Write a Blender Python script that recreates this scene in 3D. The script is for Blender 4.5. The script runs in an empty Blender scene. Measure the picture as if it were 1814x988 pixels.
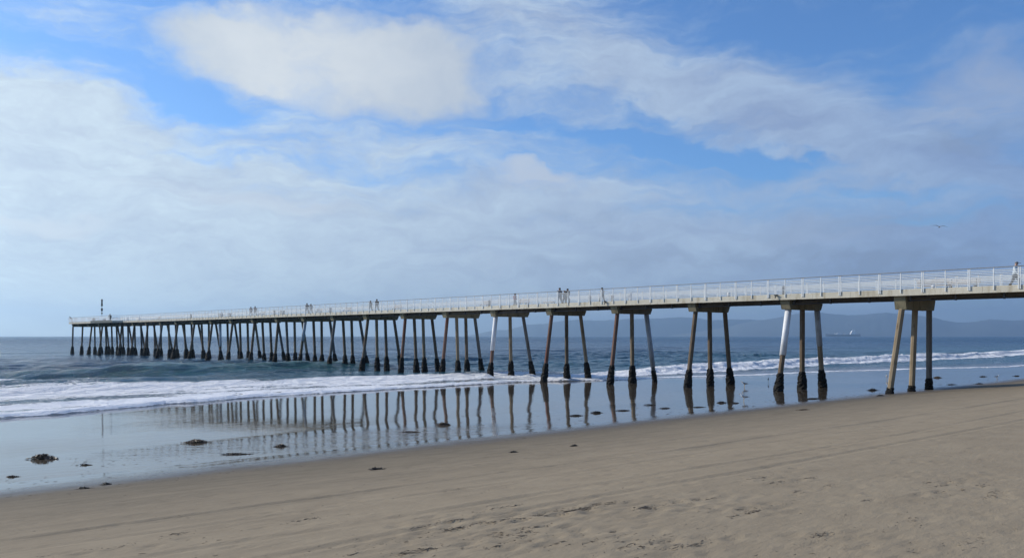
import bpy, math, random
import numpy as np
from mathutils import Vector, Matrix
random.seed(7); rng = np.random.default_rng(7)
C = bpy.context.scene
COL = C.collection
R = math.radians

# ------------------------------------------------------------------ camera
# world: +Y runs out to sea along the pier, +X along the shore, z = 0 is sea level
F = 1450.0; CAMZ = 5.0; YAW = math.atan2(.668, .744)
cd = bpy.data.cameras.new('camera'); cam = bpy.data.objects.new('camera', cd); COL.objects.link(cam)
cam.location = (0, 0, CAMZ); cam.rotation_euler = (R(90), 0, -YAW)
cd.sensor_width = 36; cd.lens = F/1814*36; cd.shift_y = 101/1814; cd.clip_start = .1; cd.clip_end = 60000
C.camera = cam
C.render.resolution_x = 1024; C.render.resolution_y = 557
C.view_settings.view_transform = 'Standard'; C.view_settings.look = 'None'
C.view_settings.gamma = 1; C.view_settings.use_curve_mapping = False
C.view_settings.exposure = 0.0
try:
    C.cycles.volume_bounces = 0; C.cycles.max_bounces = 8
except Exception: pass

# ------------------------------------------------------------------ sun + sky
SUN_EL = R(27)
SD = Vector((-.455, .890, 0)).normalized()        # horizontal direction towards the sun
sl = bpy.data.lights.new('sun', 'SUN'); sl.energy = 4.6; sl.angle = R(.6); sl.color = (1, .93, .82)
so = bpy.data.objects.new('sun', sl); COL.objects.link(so)
d = Vector((SD.x*math.cos(SUN_EL), SD.y*math.cos(SUN_EL), math.sin(SUN_EL)))
so.rotation_euler = d.to_track_quat('Z', 'Y').to_euler(); so.location = (0, 0, 300)

class NT:
    """small helper to write node trees"""
    def __init__(s, nt): s.nt = nt; s.n = nt.nodes; s.l = nt.links
    def new(s, t, ins=None, **kw):
        n = s.n.new(t)
        for k, v in kw.items(): setattr(n, k, v)
        if ins:
            for k, v in ins.items(): s.put(n.inputs[k], v)
        return n
    def put(s, sock, v):
        if isinstance(v, bpy.types.NodeSocket): s.l.new(v, sock)
        else: sock.default_value = v
    def m(s, op, a, b=None, c=None, clamp=False):
        n = s.n.new('ShaderNodeMath'); n.operation = op; n.use_clamp = clamp
        s.put(n.inputs[0], a)
        if b is not None: s.put(n.inputs[1], b)
        if c is not None: s.put(n.inputs[2], c)
        return n.outputs[0]
    def vm(s, op, a, b=None, sc=None):
        n = s.n.new('ShaderNodeVectorMath'); n.operation = op
        s.put(n.inputs[0], a)
        if b is not None: s.put(n.inputs[1], b)
        if sc is not None: s.put(n.inputs['Scale'], sc)
        return n.outputs['Value'] if op in ('LENGTH', 'DOT_PRODUCT') else n.outputs[0]
    def noise(s, vec, scale, detail=3, rough=.5, lac=2.0, out='Fac', dist=0.0):
        n = s.n.new('ShaderNodeTexNoise'); s.put(n.inputs['Vector'], vec)
        n.inputs['Scale'].default_value = scale; n.inputs['Detail'].default_value = detail
        n.inputs['Roughness'].default_value = rough; n.inputs['Lacunarity'].default_value = lac
        n.inputs['Distortion'].default_value = dist
        return n.outputs[out]
    def mapr(s, v, a, b, c=0.0, e=1.0, smooth=False):
        n = s.n.new('ShaderNodeMapRange'); n.interpolation_type = 'SMOOTHSTEP' if smooth else 'LINEAR'
        s.put(n.inputs[0], v)
        for i, q in enumerate((a, b, c, e)): s.put(n.inputs[1+i], q)
        return n.outputs[0]
    def mix(s, f, a, b, blend='MIX'):
        n = s.n.new('ShaderNodeMix'); n.data_type = 'RGBA'; n.blend_type = blend
        s.put(n.inputs[0], f); s.put(n.inputs[6], a); s.put(n.inputs[7], b)
        return n.outputs[2]
    def mapping(s, vec, loc=(0,0,0), rot=(0,0,0), sc=(1,1,1), kind='POINT'):
        n = s.n.new('ShaderNodeMapping'); n.vector_type = kind; s.put(n.inputs[0], vec)
        n.inputs[1].default_value = loc; n.inputs[2].default_value = rot; n.inputs[3].default_value = sc
        return n.outputs[0]
    def comb(s, x, y, z=0.0):
        n = s.n.new('ShaderNodeCombineXYZ')
        s.put(n.inputs[0], x); s.put(n.inputs[1], y); s.put(n.inputs[2], z); return n.outputs[0]
    def sep(s, v):
        n = s.n.new('ShaderNodeSeparateXYZ'); s.put(n.inputs[0], v); return n.outputs

w = bpy.data.worlds.new('World'); C.world = w; w.use_nodes = True
T = NT(w.node_tree); T.n.clear()
sky = T.new('ShaderNodeTexSky', sky_type='NISHITA', sun_disc=False)
sky.sun_elevation = SUN_EL; sky.sun_rotation = math.atan2(SD.x, SD.y)
sky.altitude = 0; sky.air_density = 1.0; sky.dust_density = .35; sky.ozone_density = 3.0
tc = T.new('ShaderNodeTexCoord').outputs['Generated']
D = T.vm('NORMALIZE', tc)
dx, dy, dz = T.sep(D)
# azimuth / elevation chart of the sky (azimuth counted from the pier's side of the beach)
fx = T.m('ADD', T.m('MULTIPLY', dx, math.cos(YAW)), T.m('MULTIPLY', dy, -math.sin(YAW)))
fy = T.m('ADD', T.m('MULTIPLY', dx, math.sin(YAW)), T.m('MULTIPLY', dy, math.cos(YAW)))
az = T.m('MULTIPLY', T.m('ARCTAN2', fx, fy), F)
hor = T.m('SQRT', T.m('ADD', T.m('MULTIPLY', fx, fx), T.m('MULTIPLY', fy, fy)))
el = T.m('MULTIPLY', T.m('DIVIDE', dz, T.m('MAXIMUM', hor, .05)), F)
chart = T.comb(az, el)
n1 = T.noise(T.mapping(chart, sc=(1, 1.7, 1)), .0045, 4, .55, out='Color')
n2 = T.noise(T.mapping(chart, sc=(1, 1.5, 1)), .018, 5, .6, out='Color')
warp = T.vm('ADD', T.vm('SCALE', T.vm('SUBTRACT', n1, (.5, .5, .5)), sc=150.0),
            T.vm('SCALE', T.vm('SUBTRACT', n2, (.5, .5, .5)), sc=42.0))
P = T.vm('ADD', chart, warp)
Psoft = T.vm('ADD', chart, T.vm('SCALE', T.vm('SUBTRACT', n1, (.5, .5, .5)), sc=150.0))
def chart_of(x, y):
    t = (x-907)/F
    return math.atan(t)*F, (595-y)/math.sqrt(1+t*t)
def blob(x, y, rx, ry, rot=0, amp=1.0, inner=.25, src=None):
    a, e = chart_of(x, y)
    v = T.mapping(src or P, loc=(a, e, 0), rot=(0, 0, R(-rot)), sc=(rx, ry, 1), kind='TEXTURE')
    v = T.vm('MULTIPLY', v, (1, 1, 0))
    return T.mapr(T.vm('LENGTH', v), 1.0, inner, 0.0, amp, smooth=True)
def total(lst):
    o = lst[0]
    for q in lst[1:]: o = T.m('ADD', o, q)
    return o
# thin veil cloud and layers
veil = total([
    blob(60, 400, 780, 215, 0, .62, .1, Psoft), blob(-350, 300, 600, 330, 0, .55, .2, Psoft),
    blob(60, 190, 330, 60, 6, .42, .2), blob(300, 290, 520, 42, 3, .20, .1),
    blob(900, 440, 560, 150, 0, .40, .1, Psoft), blob(1500, 455, 560, 105, 0, .42, .1, Psoft),
    blob(1290, 165, 430, 95, 17, .50, .1), blob(1560, 280, 330, 52, 14, .34, .1), blob(1480, 240, 200, 60, 22, .16, .1),
    blob(1000, 120, 330, 150, 0, .20, .1, Psoft), blob(930, 20, 280, 80, 0, .34, .1, Psoft),
    blob(640, 250, 420, 60, 2, .24, .1),
    blob(1750, 240, 260, 110, 0, .28, .1, Psoft), blob(120, 20, 130, 26, -5, .16, .1),
    blob(900, 300, 1500, 420, 0, .16, .3, Psoft), blob(950, 335, 330, 55, 0, .22, .1), blob(1700, 330, 300, 50, 5, .25, .1)])
holes = total([
    blob(345, 165, 110, 48, 14, .5, .1), blob(260, 250, 260, 20, 3, .22, .1), blob(300, 420, 200, 12, 2, .10, .1),
    blob(1180, 248, 330, 30, 11, .55, .15), blob(1380, 285, 150, 20, 9, .35, .2), blob(1150, 195, 90, 22, 8, .30, .1),
    blob(925, 290, 70, 18, 0, .25, .1), blob(1600, 350, 180, 20, 3, .30, .1),
    blob(900, 210, 110, 22, 10, .35, .1), blob(1480, 40, 380, 70, 5, .22, .1), blob(440, 440, 160, 16, 0, .1, .1),
    blob(1640, 400, 140, 22, 0, .22, .1), blob(140, 100, 240, 42, 4, .22, .1), blob(1560,515,300,20,0,.12,.1)])
streak = T.noise(T.mapping(Psoft, sc=(.35, 1.9, 1)), .011, 6, .62)
streak2 = T.noise(T.mapping(P, sc=(.6, 1.5, 1)), .03, 5, .6)
low = T.mapr(el, 360.0, 0.0, 0.0, .62, smooth=True)
veil = T.m('ADD', T.m('SUBTRACT', T.m('MULTIPLY', veil, 1.55), T.m('MULTIPLY', holes, 1.5)), T.m('MULTIPLY', T.m('SUBTRACT', streak, .45), 1.25))
veil = T.m('ADD', veil, T.m('MULTIPLY', T.m('SUBTRACT', streak2, .47), .55))
veil = T.m('ADD', veil, low)
behind = T.mapr(fy, .35, -.2, 0.0, .35)
veil = T.m('ADD', veil, behind)
veil = T.mapr(veil, -.05, 1.05, 0.0, .93, smooth=True)
# denser cloud
puff = total([
    blob(600, 95, 330, 135, 4, 1.15, .25), blob(370, 75, 170, 80, 8, .9, .2), blob(760, 120, 190, 125, 0, .8, .1),
    blob(640, 195, 170, 40, 5, .35, .2)])
puff2 = total([
    blob(940, 308, 120, 42, -4, 1.2, .2), blob(1040, 325, 160, 42, 0, .42, .1), blob(1350, 330, 290, 52, 0, .8, .1),
    blob(1750, 160, 210, 115, 0, 1.0, .1), blob(1135, 352, 80, 13, 0, .4, .1), blob(520, 372, 230, 42, 0, .75, .1), blob(1450, 420, 330, 40, 0, .5, .1), blob(300, 330, 260, 40, 0, .45, .1),
    blob(70, 385, 230, 36, 0, .9, .1), blob(865, 474, 75, 14, 0, .45, .1), blob(40, 215, 90, 60, 0, .3, .1)])
pn = T.noise(P, .012, 6, .6)
puffd = T.mapr(T.m('ADD', puff, T.m('MULTIPLY', T.m('SUBTRACT', pn, .5), .8)), .0, 1.25, 0.0, .96, smooth=True)
puffd = T.m('MULTIPLY', puffd, T.mapr(puff, .0, .5, 0.0, 1.0))
puffd2 = T.mapr(T.m('ADD', puff2, T.m('MULTIPLY', T.m('SUBTRACT', pn, .5), .9)), .0, 1.35, 0.0, .85, smooth=True)
puffd2 = T.m('MULTIPLY', puffd2, T.mapr(puff2, .0, .6, 0.0, 1.0))
# dark underside layers of the low cloud bank
dark = total([
    blob(1330, 460, 420, 40, 0, .42, .1), blob(1500, 405, 300, 30, 0, .3, .1), blob(1640, 470, 300, 42, 0, .4, .1),
    blob(900, 420, 260, 26, 0, .3, .1), blob(1040, 380, 160, 22, 0, .28, .1), blob(1740, 260, 200, 34, 0, .35, .1),
    blob(1000, 480, 250, 20, 0, .3, .1), blob(700, 385, 120, 14, 0, .22, .1), blob(760, 170, 200, 90, 0, .18, .1)])
dn = T.noise(T.mapping(P, sc=(.55, 1.7, 1)), .014, 6, .6)
dark = T.m('MULTIPLY', dark, T.mapr(dn, .36, .62, .1, 2.1), clamp=True)
# brightness of the cloud follows the angle to the sun
sdot = T.vm('DOT_PRODUCT', D, (d.x, d.y, d.z))
near_sun = T.mapr(sdot, -.05, .9, 0.0, 1.0)
side = T.mapr(T.vm('DOT_PRODUCT', D, (SD.x, SD.y, 0)), -.30, .80, 0.0, 1.0)
veil_col = T.mix(side, (.235, .360, .620, 1), (.67, .77, .84, 1))
puff_col = T.mix(side, (.36, .43, .58, 1), (.76, .80, .83, 1))
dark_col = T.mix(side, (.20, .28, .46, 1), (.48, .56, .67, 1))
tex = T.mapr(T.m('ADD', T.m('MULTIPLY', streak, .6), T.m('MULTIPLY', T.noise(T.mapping(P, sc=(.5, 1.6, 1)), .02, 7, .65), .4)), .36, .64, .80, 1.15)
veil_col = T.mix(1.0, veil_col, T.comb(tex, tex, T.mapr(tex, .80, 1.15, .86, 1.10)), 'MULTIPLY')
ccol = T.mix(puffd2, veil_col, puff_col)
ccol = T.mix(dark, ccol, dark_col)
pshade = T.m('ADD', blob(520, 100, 330, 150, 0, .9, .1, Psoft), T.m('MULTIPLY', T.m('SUBTRACT', pn, .5), .9), clamp=True)
pc2 = T.mix(pshade, (.52, .59, .68, 1), (.74, .78, .80, 1))
ccol = T.mix(puffd, ccol, pc2)
opac = T.m('MAXIMUM', veil, T.m('MAXIMUM', puffd, puffd2))
opac = T.m('MAXIMUM', opac, T.m('MULTIPLY', dark, .9), clamp=True)
opac = T.m('MULTIPLY', opac, T.mapr(dz, -.05, .0, 1.0, 1.0))
skt = T.mix(1.0, sky.outputs[0], (.62, .90, 1.22, 1), 'MULTIPLY')
bg1 = T.new('ShaderNodeBackground', {'Color': skt, 'Strength': .13})
bg2 = T.new('ShaderNodeBackground', {'Color': ccol, 'Strength': 1.0})
mx = T.new('ShaderNodeMixShader', {0: opac, 1: bg1.outputs[0], 2: bg2.outputs[0]})
wo = T.new('ShaderNodeOutputWorld', {'Surface': mx.outputs[0]})
w.cycles.sampling_method = 'MANUAL'; w.cycles.sample_map_resolution = 1024

# ------------------------------------------------------------------ helpers
def tag(o, label=None, cat=None, group=None, kind=None):
    if label: o['label'] = label
    if cat: o['category'] = cat
    if group: o['group'] = group
    if kind: o['kind'] = kind
    return o
def empty(name, loc=(0, 0, 0), rz=0.0, par=None):
    o = bpy.data.objects.new(name, None); COL.objects.link(o); o.location = loc
    o.rotation_euler = (0, 0, rz); o.empty_display_size = .3
    if par: o.parent = par
    return o
class MB:
    def __init__(s): s.v = []; s.f = []; s.mi = []
    def add(s, vs, fs, mi=0):
        b = len(s.v); s.v += [tuple(q) for q in vs]
        for f in fs: s.f.append(tuple(b+i for i in f)); s.mi.append(mi)
    def box(s, x0, x1, y0, y1, z0, z1, mi=0, M=None, bev=0.0):
        vs = [Vector((x, y, z)) for z in (z0, z1) for y in (y0, y1) for x in (x0, x1)]
        if M: vs = [M @ q for q in vs]
        s.add(vs, [(0,2,3,1),(4,5,7,6),(0,1,5,4),(2,6,7,3),(0,4,6,2),(1,3,7,5)], mi)
    def tube(s, pts, rad, n=8, mi=0, cap=True, squash=1.0, phase=0.0):
        pts = [Vector(p) for p in pts]
        if not isinstance(rad, (list, tuple)): rad = [rad]*len(pts)
        b = len(s.v); rings = len(pts)
        for i, p in enumerate(pts):
            a = pts[max(i-1, 0)]; c = pts[min(i+1, rings-1)]
            t = (c-a).normalized()
            up = Vector((0, 0, 1)) if abs(t.z) < .9 else Vector((0, 1, 0))
            u = t.cross(up).normalized(); w_ = u.cross(t).normalized()
            for k in range(n):
                an = 2*math.pi*k/n + phase
                s.v.append(tuple(p + u*math.cos(an)*rad[i] + w_*math.sin(an)*rad[i]*squash))
        for i in range(rings-1):
            for k in range(n):
                k2 = (k+1) % n
                s.f.append((b+i*n+k, b+i*n+k2, b+(i+1)*n+k2, b+(i+1)*n+k)); s.mi.append(mi)
        if cap:
            s.f.append(tuple(b+k for k in range(n-1, -1, -1))); s.mi.append(mi)
            s.f.append(tuple(b+(rings-1)*n+k for k in range(n))); s.mi.append(mi)
    def build(s, name, mats, par=None, smooth=False, loc=None):
        me = bpy.data.meshes.new(name)
        me.from_pydata(s.v, [], s.f)
        mats = mats if isinstance(mats, (list, tuple)) else [mats]
        for m_ in mats: me.materials.append(m_)
        if len(mats) > 1: me.polygons.foreach_set('material_index', s.mi)
        if smooth: me.polygons.foreach_set('use_smooth', [True]*len(me.polygons))
        me.update()
        o = bpy.data.objects.new(name, me); COL.objects.link(o)
        if par: o.parent = par
        if loc: o.location = loc
        return o
def grid_mesh(name, xs, ys, Z, mat, attrs=None):
    nx, ny = len(xs), len(ys)
    X, Y = np.meshgrid(xs, ys, indexing='xy')
    co = np.stack([X, Y, Z], -1).reshape(-1, 3).astype(np.float32)
    me = bpy.data.meshes.new(name); me.vertices.add(nx*ny); me.vertices.foreach_set('co', co.ravel())
    i = np.arange((ny-1)*(nx-1)); r = i//(nx-1); c = i % (nx-1); a = r*nx+c
    q = np.stack([a, a+1, a+1+nx, a+nx], 1).astype(np.int32)
    nf = len(q); me.loops.add(nf*4); me.polygons.add(nf)
    me.loops.foreach_set('vertex_index', q.ravel())
    me.polygons.foreach_set('loop_start', np.arange(nf, dtype=np.int32)*4)
    me.update(calc_edges=True)
    me.polygons.foreach_set('use_smooth', np.ones(nf, dtype=bool))
    me.materials.append(mat)
    for k, v in (attrs or {}).items():
        at = me.attributes.new(k, 'FLOAT', 'POINT'); at.data.foreach_set('value', v.ravel().astype(np.float32))
    o = bpy.data.objects.new(name, me); COL.objects.link(o)
    return o
_tab = rng.random((256, 256))
def vnoise(x, y):
    xi = np.floor(x).astype(int); yi = np.floor(y).astype(int)
    fx_ = x-xi; fy_ = y-yi
    fx_ = fx_*fx_*(3-2*fx_); fy_ = fy_*fy_*(3-2*fy_)
    g = lambda a, b: _tab[a % 256, b % 256]
    return (g(xi, yi)*(1-fx_)+g(xi+1, yi)*fx_)*(1-fy_) + (g(xi, yi+1)*(1-fx_)+g(xi+1, yi+1)*fx_)*fy_
def fbm(x, y, o=4, rough=.5):
    s_ = 0; a = 1; t = 0
    for k in range(o):
        s_ = s_ + a*vnoise(x*2**k+17.3*k, y*2**k+5.1*k); t += a; a *= rough
    return s_/t
def spaced(lo, a, b, hi, step, growth=1.12):
    core = list(np.arange(a, b+step/2, step)); l = []; h = []
    s_ = step; p = a
    while p > lo: s_ *= growth; p -= s_; l.append(p)
    s_ = step; p = core[-1]
    while p < hi: s_ *= growth; p += s_; h.append(p)
    if l: l[-1] = lo
    if h: h[-1] = hi
    return np.array(l[::-1]+core+h)
def sstep(x, a, b):
    t = np.clip((x-a)/(b-a), 0, 1); return t*t*(3-2*t)

# profile of the beach
_pu = [-16000, -60, -20, 3, 8, 14, 20, 25, 28, 36, 46, 55, 64, 76, 100, 180, 500, 16000]
_pz = [6.0,    6.0, 4.2, 2.85, 2.5, 1.93, 1.30, .80, .66, .43, .25, .12, 0, -.28, -.9, -2.5, -5, -5]
def zb(x, y): return np.interp(y, _pu, _pz)
def ray(px, py):
    t = (px-907)/F; e = (595-py)/F
    return Vector((.744*t+.668, -.668*t+.744, e))
def ground(px, py, z=None):
    """where the line of sight meets the beach"""
    r = ray(px, py); zz = z if z is not None else .5
    for k in range(60):
        s_ = (zz-CAMZ)/r.z
        q = r*s_
        if z is not None: return Vector((q.x, q.y, z))
        zz = .6*zz+.4*float(zb(q.x, q.y))
    return Vector((q.x, q.y, zz))
def v_of(px, u):
    t = (px-907)/F; return u*(.668+.744*t)/(.744-.668*t)
def u_of(px, v):
    t = (px-907)/F; return v*(.744-.668*t)/(.668+.744*t)

# ------------------------------------------------------------------ materials
def mat(name):
    m_ = bpy.data.materials.new(name); m_.use_nodes = True
    t = NT(m_.node_tree); t.n.clear()
    t.out = t.new('ShaderNodeOutputMaterial'); t.bs = t.new('ShaderNodeBsdfPrincipled')
    t.l.new(t.bs.outputs[0], t.out.inputs[0]); t.mat = m_
    return t
def pos(t): return t.new('ShaderNodeNewGeometry').outputs['Position']
def simple(name, col, rough=.6, var=.25, scale=6.0, metal=0.0, bump=.0):
    t = mat(name); p = t.new('ShaderNodeTexCoord').outputs['Object']
    n = t.noise(p, scale, 4, .6)
    c1 = tuple(c*(1-var) for c in col[:3])+(1,); c2 = tuple(min(c*(1+var), 1) for c in col[:3])+(1,)
    t.put(t.bs.inputs['Base Color'], t.mix(t.mapr(n, .3, .7), c1, c2))
    t.bs.inputs['Roughness'].default_value = rough; t.bs.inputs['Metallic'].default_value = metal
    if bump:
        b = t.new('ShaderNodeBump', {'Height': n, 'Strength': bump, 'Distance': .02})
        t.l.new(b.outputs[0], t.bs.inputs['Normal'])
    return t.mat

# beach sand, dry to mirror-wet
t = mat('sand'); p = pos(t); px_, py_, pz_ = t.sep(p)
wn = t.noise(t.mapping(p, sc=(.16, .5, 0)), 1.0, 3, .5)
edge = t.mapr(px_, 0.0, 60.0, 24.4, 25.2)
edge = t.m('ADD', edge, t.m('ADD', t.m('MULTIPLY', t.m('SUBTRACT', wn, .5), 1.8), t.m('MULTIPLY', t.m('SUBTRACT', t.noise(t.mapping(p, sc=(.8, 1, 0)), 1.2, 5, .6), .5), 1.3)))
wet = t.mapr(t.m('SUBTRACT', py_, edge), -2.6, 3.2, 0.0, 1.0, smooth=True)
damp = t.mapr(t.m('SUBTRACT', py_, edge), -13.0, -.3, 0.0, 1.0)
g1 = t.noise(p, 1.3, 5, .6); g2 = t.noise(p, 60.0, 3, .7); g3 = t.noise(t.mapping(p, sc=(.5, 2.2, 1)), .9, 5, .62)
g4 = t.noise(p, 260.0, 2, .6)
dry = t.mix(t.mapr(g1, .3, .7), (.262, .206, .136, 1), (.318, .253, .168, 1))
dampc = t.mix(t.mapr(g1, .3, .7), (.094, .077, .052, 1), (.128, .104, .072, 1))
base = t.mix(t.m('ADD', t.m('MULTIPLY', damp, .95), t.m('MULTIPLY', t.m('SUBTRACT', g3, .5), .8), clamp=True), dry, dampc)
speck = t.mapr(g2, .62, .74, 0.0, .45)
base = t.mix(speck, base, (.16, .135, .105, 1))
base = t.mix(t.mapr(g4, .35, .65, 0.0, .35), base, (.33, .285, .21, 1))
wetc = t.mix(t.mapr(g3, .35, .65), (.070, .056, .040, 1), (.098, .079, .057, 1))
base = t.mix(wet, base, wetc)
t.put(t.bs.inputs['Base Color'], base)
rip_n = t.noise(t.mapping(p, sc=(.10, .16, 0)), 1.0, 3, .5)
t.put(t.bs.inputs['Roughness'], t.m('ADD', t.mapr(wet, .25, 1.0, .80, .035), t.m('MULTIPLY', t.mapr(rip_n, .5, .7), .04)))
t.put(t.bs.inputs['Specular IOR Level'], t.mapr(wet, 0.0, 1.0, .12, .5))
t.bs.inputs['IOR'].default_value = 1.36
# bump: grain when dry, tiny ripples when wet
bd = t.m('ADD', t.m('MULTIPLY', g2, .35), t.m('MULTIPLY', t.noise(t.mapping(p, sc=(.6, 1.3, 1)), 9.0, 4, .65), 1.0))
b1 = t.new('ShaderNodeBump', {'Height': bd, 'Strength': t.mapr(wet, 0.0, .8, .55, 0.0), 'Distance': .03})
rn = t.noise(t.mapping(p, sc=(.45, 1.6, 1)), 1.1, 3, .5)
ripzone = t.m('MULTIPLY', t.mapr(t.vm('LENGTH', t.mapping(p, loc=(18, 31.0, 0), rot=(0, 0, R(-6)), sc=(14, 5.2, 1e6), kind='TEXTURE')), 1.0, .2, 0.0, 1.0, smooth=True), t.mapr(rip_n, .35, .6, .4, 1.0))
rill = t.noise(t.mapping(t.mapping(p, rot=(0, 0, R(38))), sc=(.5, 2.6, 1)), 1.0, 3, .55)
hb = t.m('ADD', t.m('MULTIPLY', rn, .006), t.m('MULTIPLY', t.m('MULTIPLY', rill, ripzone), .034))
hb = t.m('ADD', hb, t.m('MULTIPLY', t.noise(t.mapping(p, sc=(1.2, 5, 1)), 1.5, 2, .5), .0011))
b2 = t.new('ShaderNodeBump', {'Height': hb, 'Strength': t.mapr(wet, .3, 1.0, 0.0, 1.0), 'Distance': 1.0, 'Normal': b1.outputs[0]})
t.l.new(b2.outputs[0], t.bs.inputs['Normal'])
SAND = t.mat

# sea water with foam
t = mat('sea water'); p = pos(t); px_, py_, pz_ = t.sep(p)
fa = t.new('ShaderNodeAttribute', attribute_name='foam').outputs['Fac']
shal = t.new('ShaderNodeAttribute', attribute_name='shallow').outputs['Fac']
dist = t.vm('LENGTH', t.vm('MULTIPLY', p, (1, 1, 0)))
fo1 = t.noise(t.mapping(p, sc=(.5, 1.0, 1)), .75, 6, .68, dist=.6)
fo2 = t.noise(t.mapping(p, sc=(.8, 1.6, 1)), 3.0, 4, .65)
fo3 = t.noise(t.mapping(p, sc=(.16, .5, 1)), .7, 4, .6)
fn = t.m('ADD', t.m('ADD', t.m('MULTIPLY', fo1, .45), t.m('MULTIPLY', fo2, .30)), t.m('MULTIPLY', fo3, .25))
thr = t.mapr(fa, 0.0, 1.0, .68, .30)
foam = t.m('MULTIPLY', t.mapr(t.m('SUBTRACT', fn, thr), -.018, .03, 0.0, 1.0, smooth=True), t.mapr(fa, 0.0, .06, 0.0, 1.0))
cap = t.mapr(t.noise(t.mapping(p, sc=(.07, .20, 1)), 1.0, 7, .72), .665, .70, 0.0, .75)
cap = t.m('MULTIPLY', cap, t.mapr(dist, 110.0, 170.0, 0.0, 1.0))
foam = t.m('MAXIMUM', foam, cap)
deep = t.mix(t.mapr(t.noise(t.mapping(p, sc=(.006, .03, 1)), 1.0, 4, .6), .35, .65), (.005, .042, .092, 1), (.010, .068, .130, 1))
green = t.mix(shal, deep, (.06, .165, .15, 1))
sand_sh = t.new('ShaderNodeAttribute', attribute_name='film').outputs['Fac']
wc = t.mix(sand_sh, green, (.15, .14, .125, 1))
fcol = t.mix(t.mapr(fo2, .35, .7), (.88, .89, .90, 1), (.96, .96, .96, 1))
t.put(t.bs.inputs['Base Color'], t.mix(foam, wc, fcol)); t.put(t.bs.inputs['Subsurface Weight'], t.m('MULTIPLY', foam, 0.0))
rw = t.mapr(dist, 60.0, 900.0, .10, .28)
rw = t.m("ADD", rw, t.m("MULTIPLY", sand_sh, -.02))
t.put(t.bs.inputs['Roughness'], t.mapr(foam, 0.0, 1.0, rw, .9))
t.bs.inputs['IOR'].default_value = 1.33
w1 = t.noise(t.mapping(p, sc=(.28, .55, 1)), 1.0, 7, .62)
w2 = t.noise(t.mapping(p, sc=(.03, .07, 1)), 1.0, 6, .6)
w3 = t.noise(t.mapping(p, sc=(.004, .012, 1)), 1.0, 6, .65)
hw = t.m('ADD', t.m('MULTIPLY', w1, t.mapr(sand_sh, 0.0, 1.0, 1.5, .06)), t.m('MULTIPLY', w2, t.mapr(dist, 80.0, 300.0, .9, 8.0)))
hw = t.m('ADD', hw, t.m('MULTIPLY', w3, t.mapr(dist, 300.0, 1500.0, 0.0, 30.0)))
hw = t.m('ADD', hw, t.m('MULTIPLY', t.m('MULTIPLY', fo2, foam), .28))
bw = t.new('ShaderNodeBump', {'Height': hw, 'Strength': 1.0, 'Distance': 1.0})
t.l.new(bw.outputs[0], t.bs.inputs['Normal'])
SEA = t.mat

# concrete of the pier
def concrete(name, c1, c2, stain, rough=.85, sc=1.5):
    t = mat(name); p = pos(t)
    n1 = t.noise(p, sc, 6, .65); n2 = t.noise(t.mapping(p, sc=(1, 1, .25)), sc*2.2, 5, .65); n3 = t.noise(p, 14, 4, .6)
    c = t.mix(t.mapr(n1, .3, .7), c1, c2)
    c = t.mix(t.mapr(n2, .52, .68, 0.0, .8), c, stain)
    c = t.mix(t.mapr(n3, .35, .65, 0.0, .25), c, c1)
    t.put(t.bs.inputs['Base Color'], c); t.bs.inputs['Roughness'].default_value = rough; t.bs.inputs['Specular IOR Level'].default_value = .12
    b = t.new('ShaderNodeBump', {'Height': n3, 'Strength': .5, 'Distance': .03}); t.l.new(b.outputs[0], t.bs.inputs['Normal'])
    return t.mat
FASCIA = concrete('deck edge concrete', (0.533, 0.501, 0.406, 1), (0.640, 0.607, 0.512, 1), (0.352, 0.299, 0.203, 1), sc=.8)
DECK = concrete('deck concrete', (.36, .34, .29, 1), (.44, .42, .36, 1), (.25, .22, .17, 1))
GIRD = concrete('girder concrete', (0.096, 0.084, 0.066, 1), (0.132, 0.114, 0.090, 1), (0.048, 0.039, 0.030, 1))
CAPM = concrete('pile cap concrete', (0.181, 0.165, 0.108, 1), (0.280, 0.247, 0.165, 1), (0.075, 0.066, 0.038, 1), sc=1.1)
PILE_TAN = concrete('pile concrete tan', (0.216, 0.166, 0.108, 1), (0.302, 0.245, 0.166, 1), (0.101, 0.072, 0.043, 1), sc=1.2)
PILE_BRN = concrete('pile concrete brown', (0.130, 0.093, 0.062, 1), (0.192, 0.149, 0.105, 1), (0.056, 0.062, 0.037, 1), sc=1.2)
PILE_RED = concrete('pile concrete rust stained', (0.169, 0.085, 0.058, 1), (0.215, 0.143, 0.104, 1), (0.169, 0.046, 0.026, 1), sc=.7)
PILE_GRY = concrete('pile concrete grey', (0.124, 0.118, 0.112, 1), (0.186, 0.174, 0.155, 1), (0.068, 0.056, 0.043, 1), sc=1.0)
JACK_W = concrete('white pile jacket', (0.703, 0.712, 0.722, 1), (0.779, 0.788, 0.798, 1), (0.589, 0.570, 0.532, 1), rough=.45)
JACK_G = concrete('grey pile jacket', (.36, .40, .44, 1), (.50, .54, .58, 1), (.25, .27, .28, 1), rough=.5)
MUSSEL = concrete('mussel crust', (0.007, 0.007, 0.007, 1), (0.018, 0.016, 0.013, 1), (0.030, 0.024, 0.018, 1), rough=.7, sc=6)
RAILW = simple('white rail paint', (.72, .75, .75), .4, .06, 3)
RAILT = simple('weathered top rail', (.20, .19, .18), .5, .3, 2)
PIPE = simple('dark pipe', (.035, .035, .04), .5, .3)
WHITEP = simple('white enamel', (.80, .80, .78), .4, .06)
GREYP = simple('grey painted metal', (.25, .27, .28), .5, .2)
DARKP = simple('dark painted metal', (.045, .05, .055), .5, .3)
GREENP = simple('dark green board', (.035, .055, .06), .7, .3)
WOOD = simple('pale bench slats', (.50, .42, .34), .7, .2, 5)
KELP = simple('kelp', (.075, .042, .018), .45, .6, 9, bump=.6)
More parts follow.
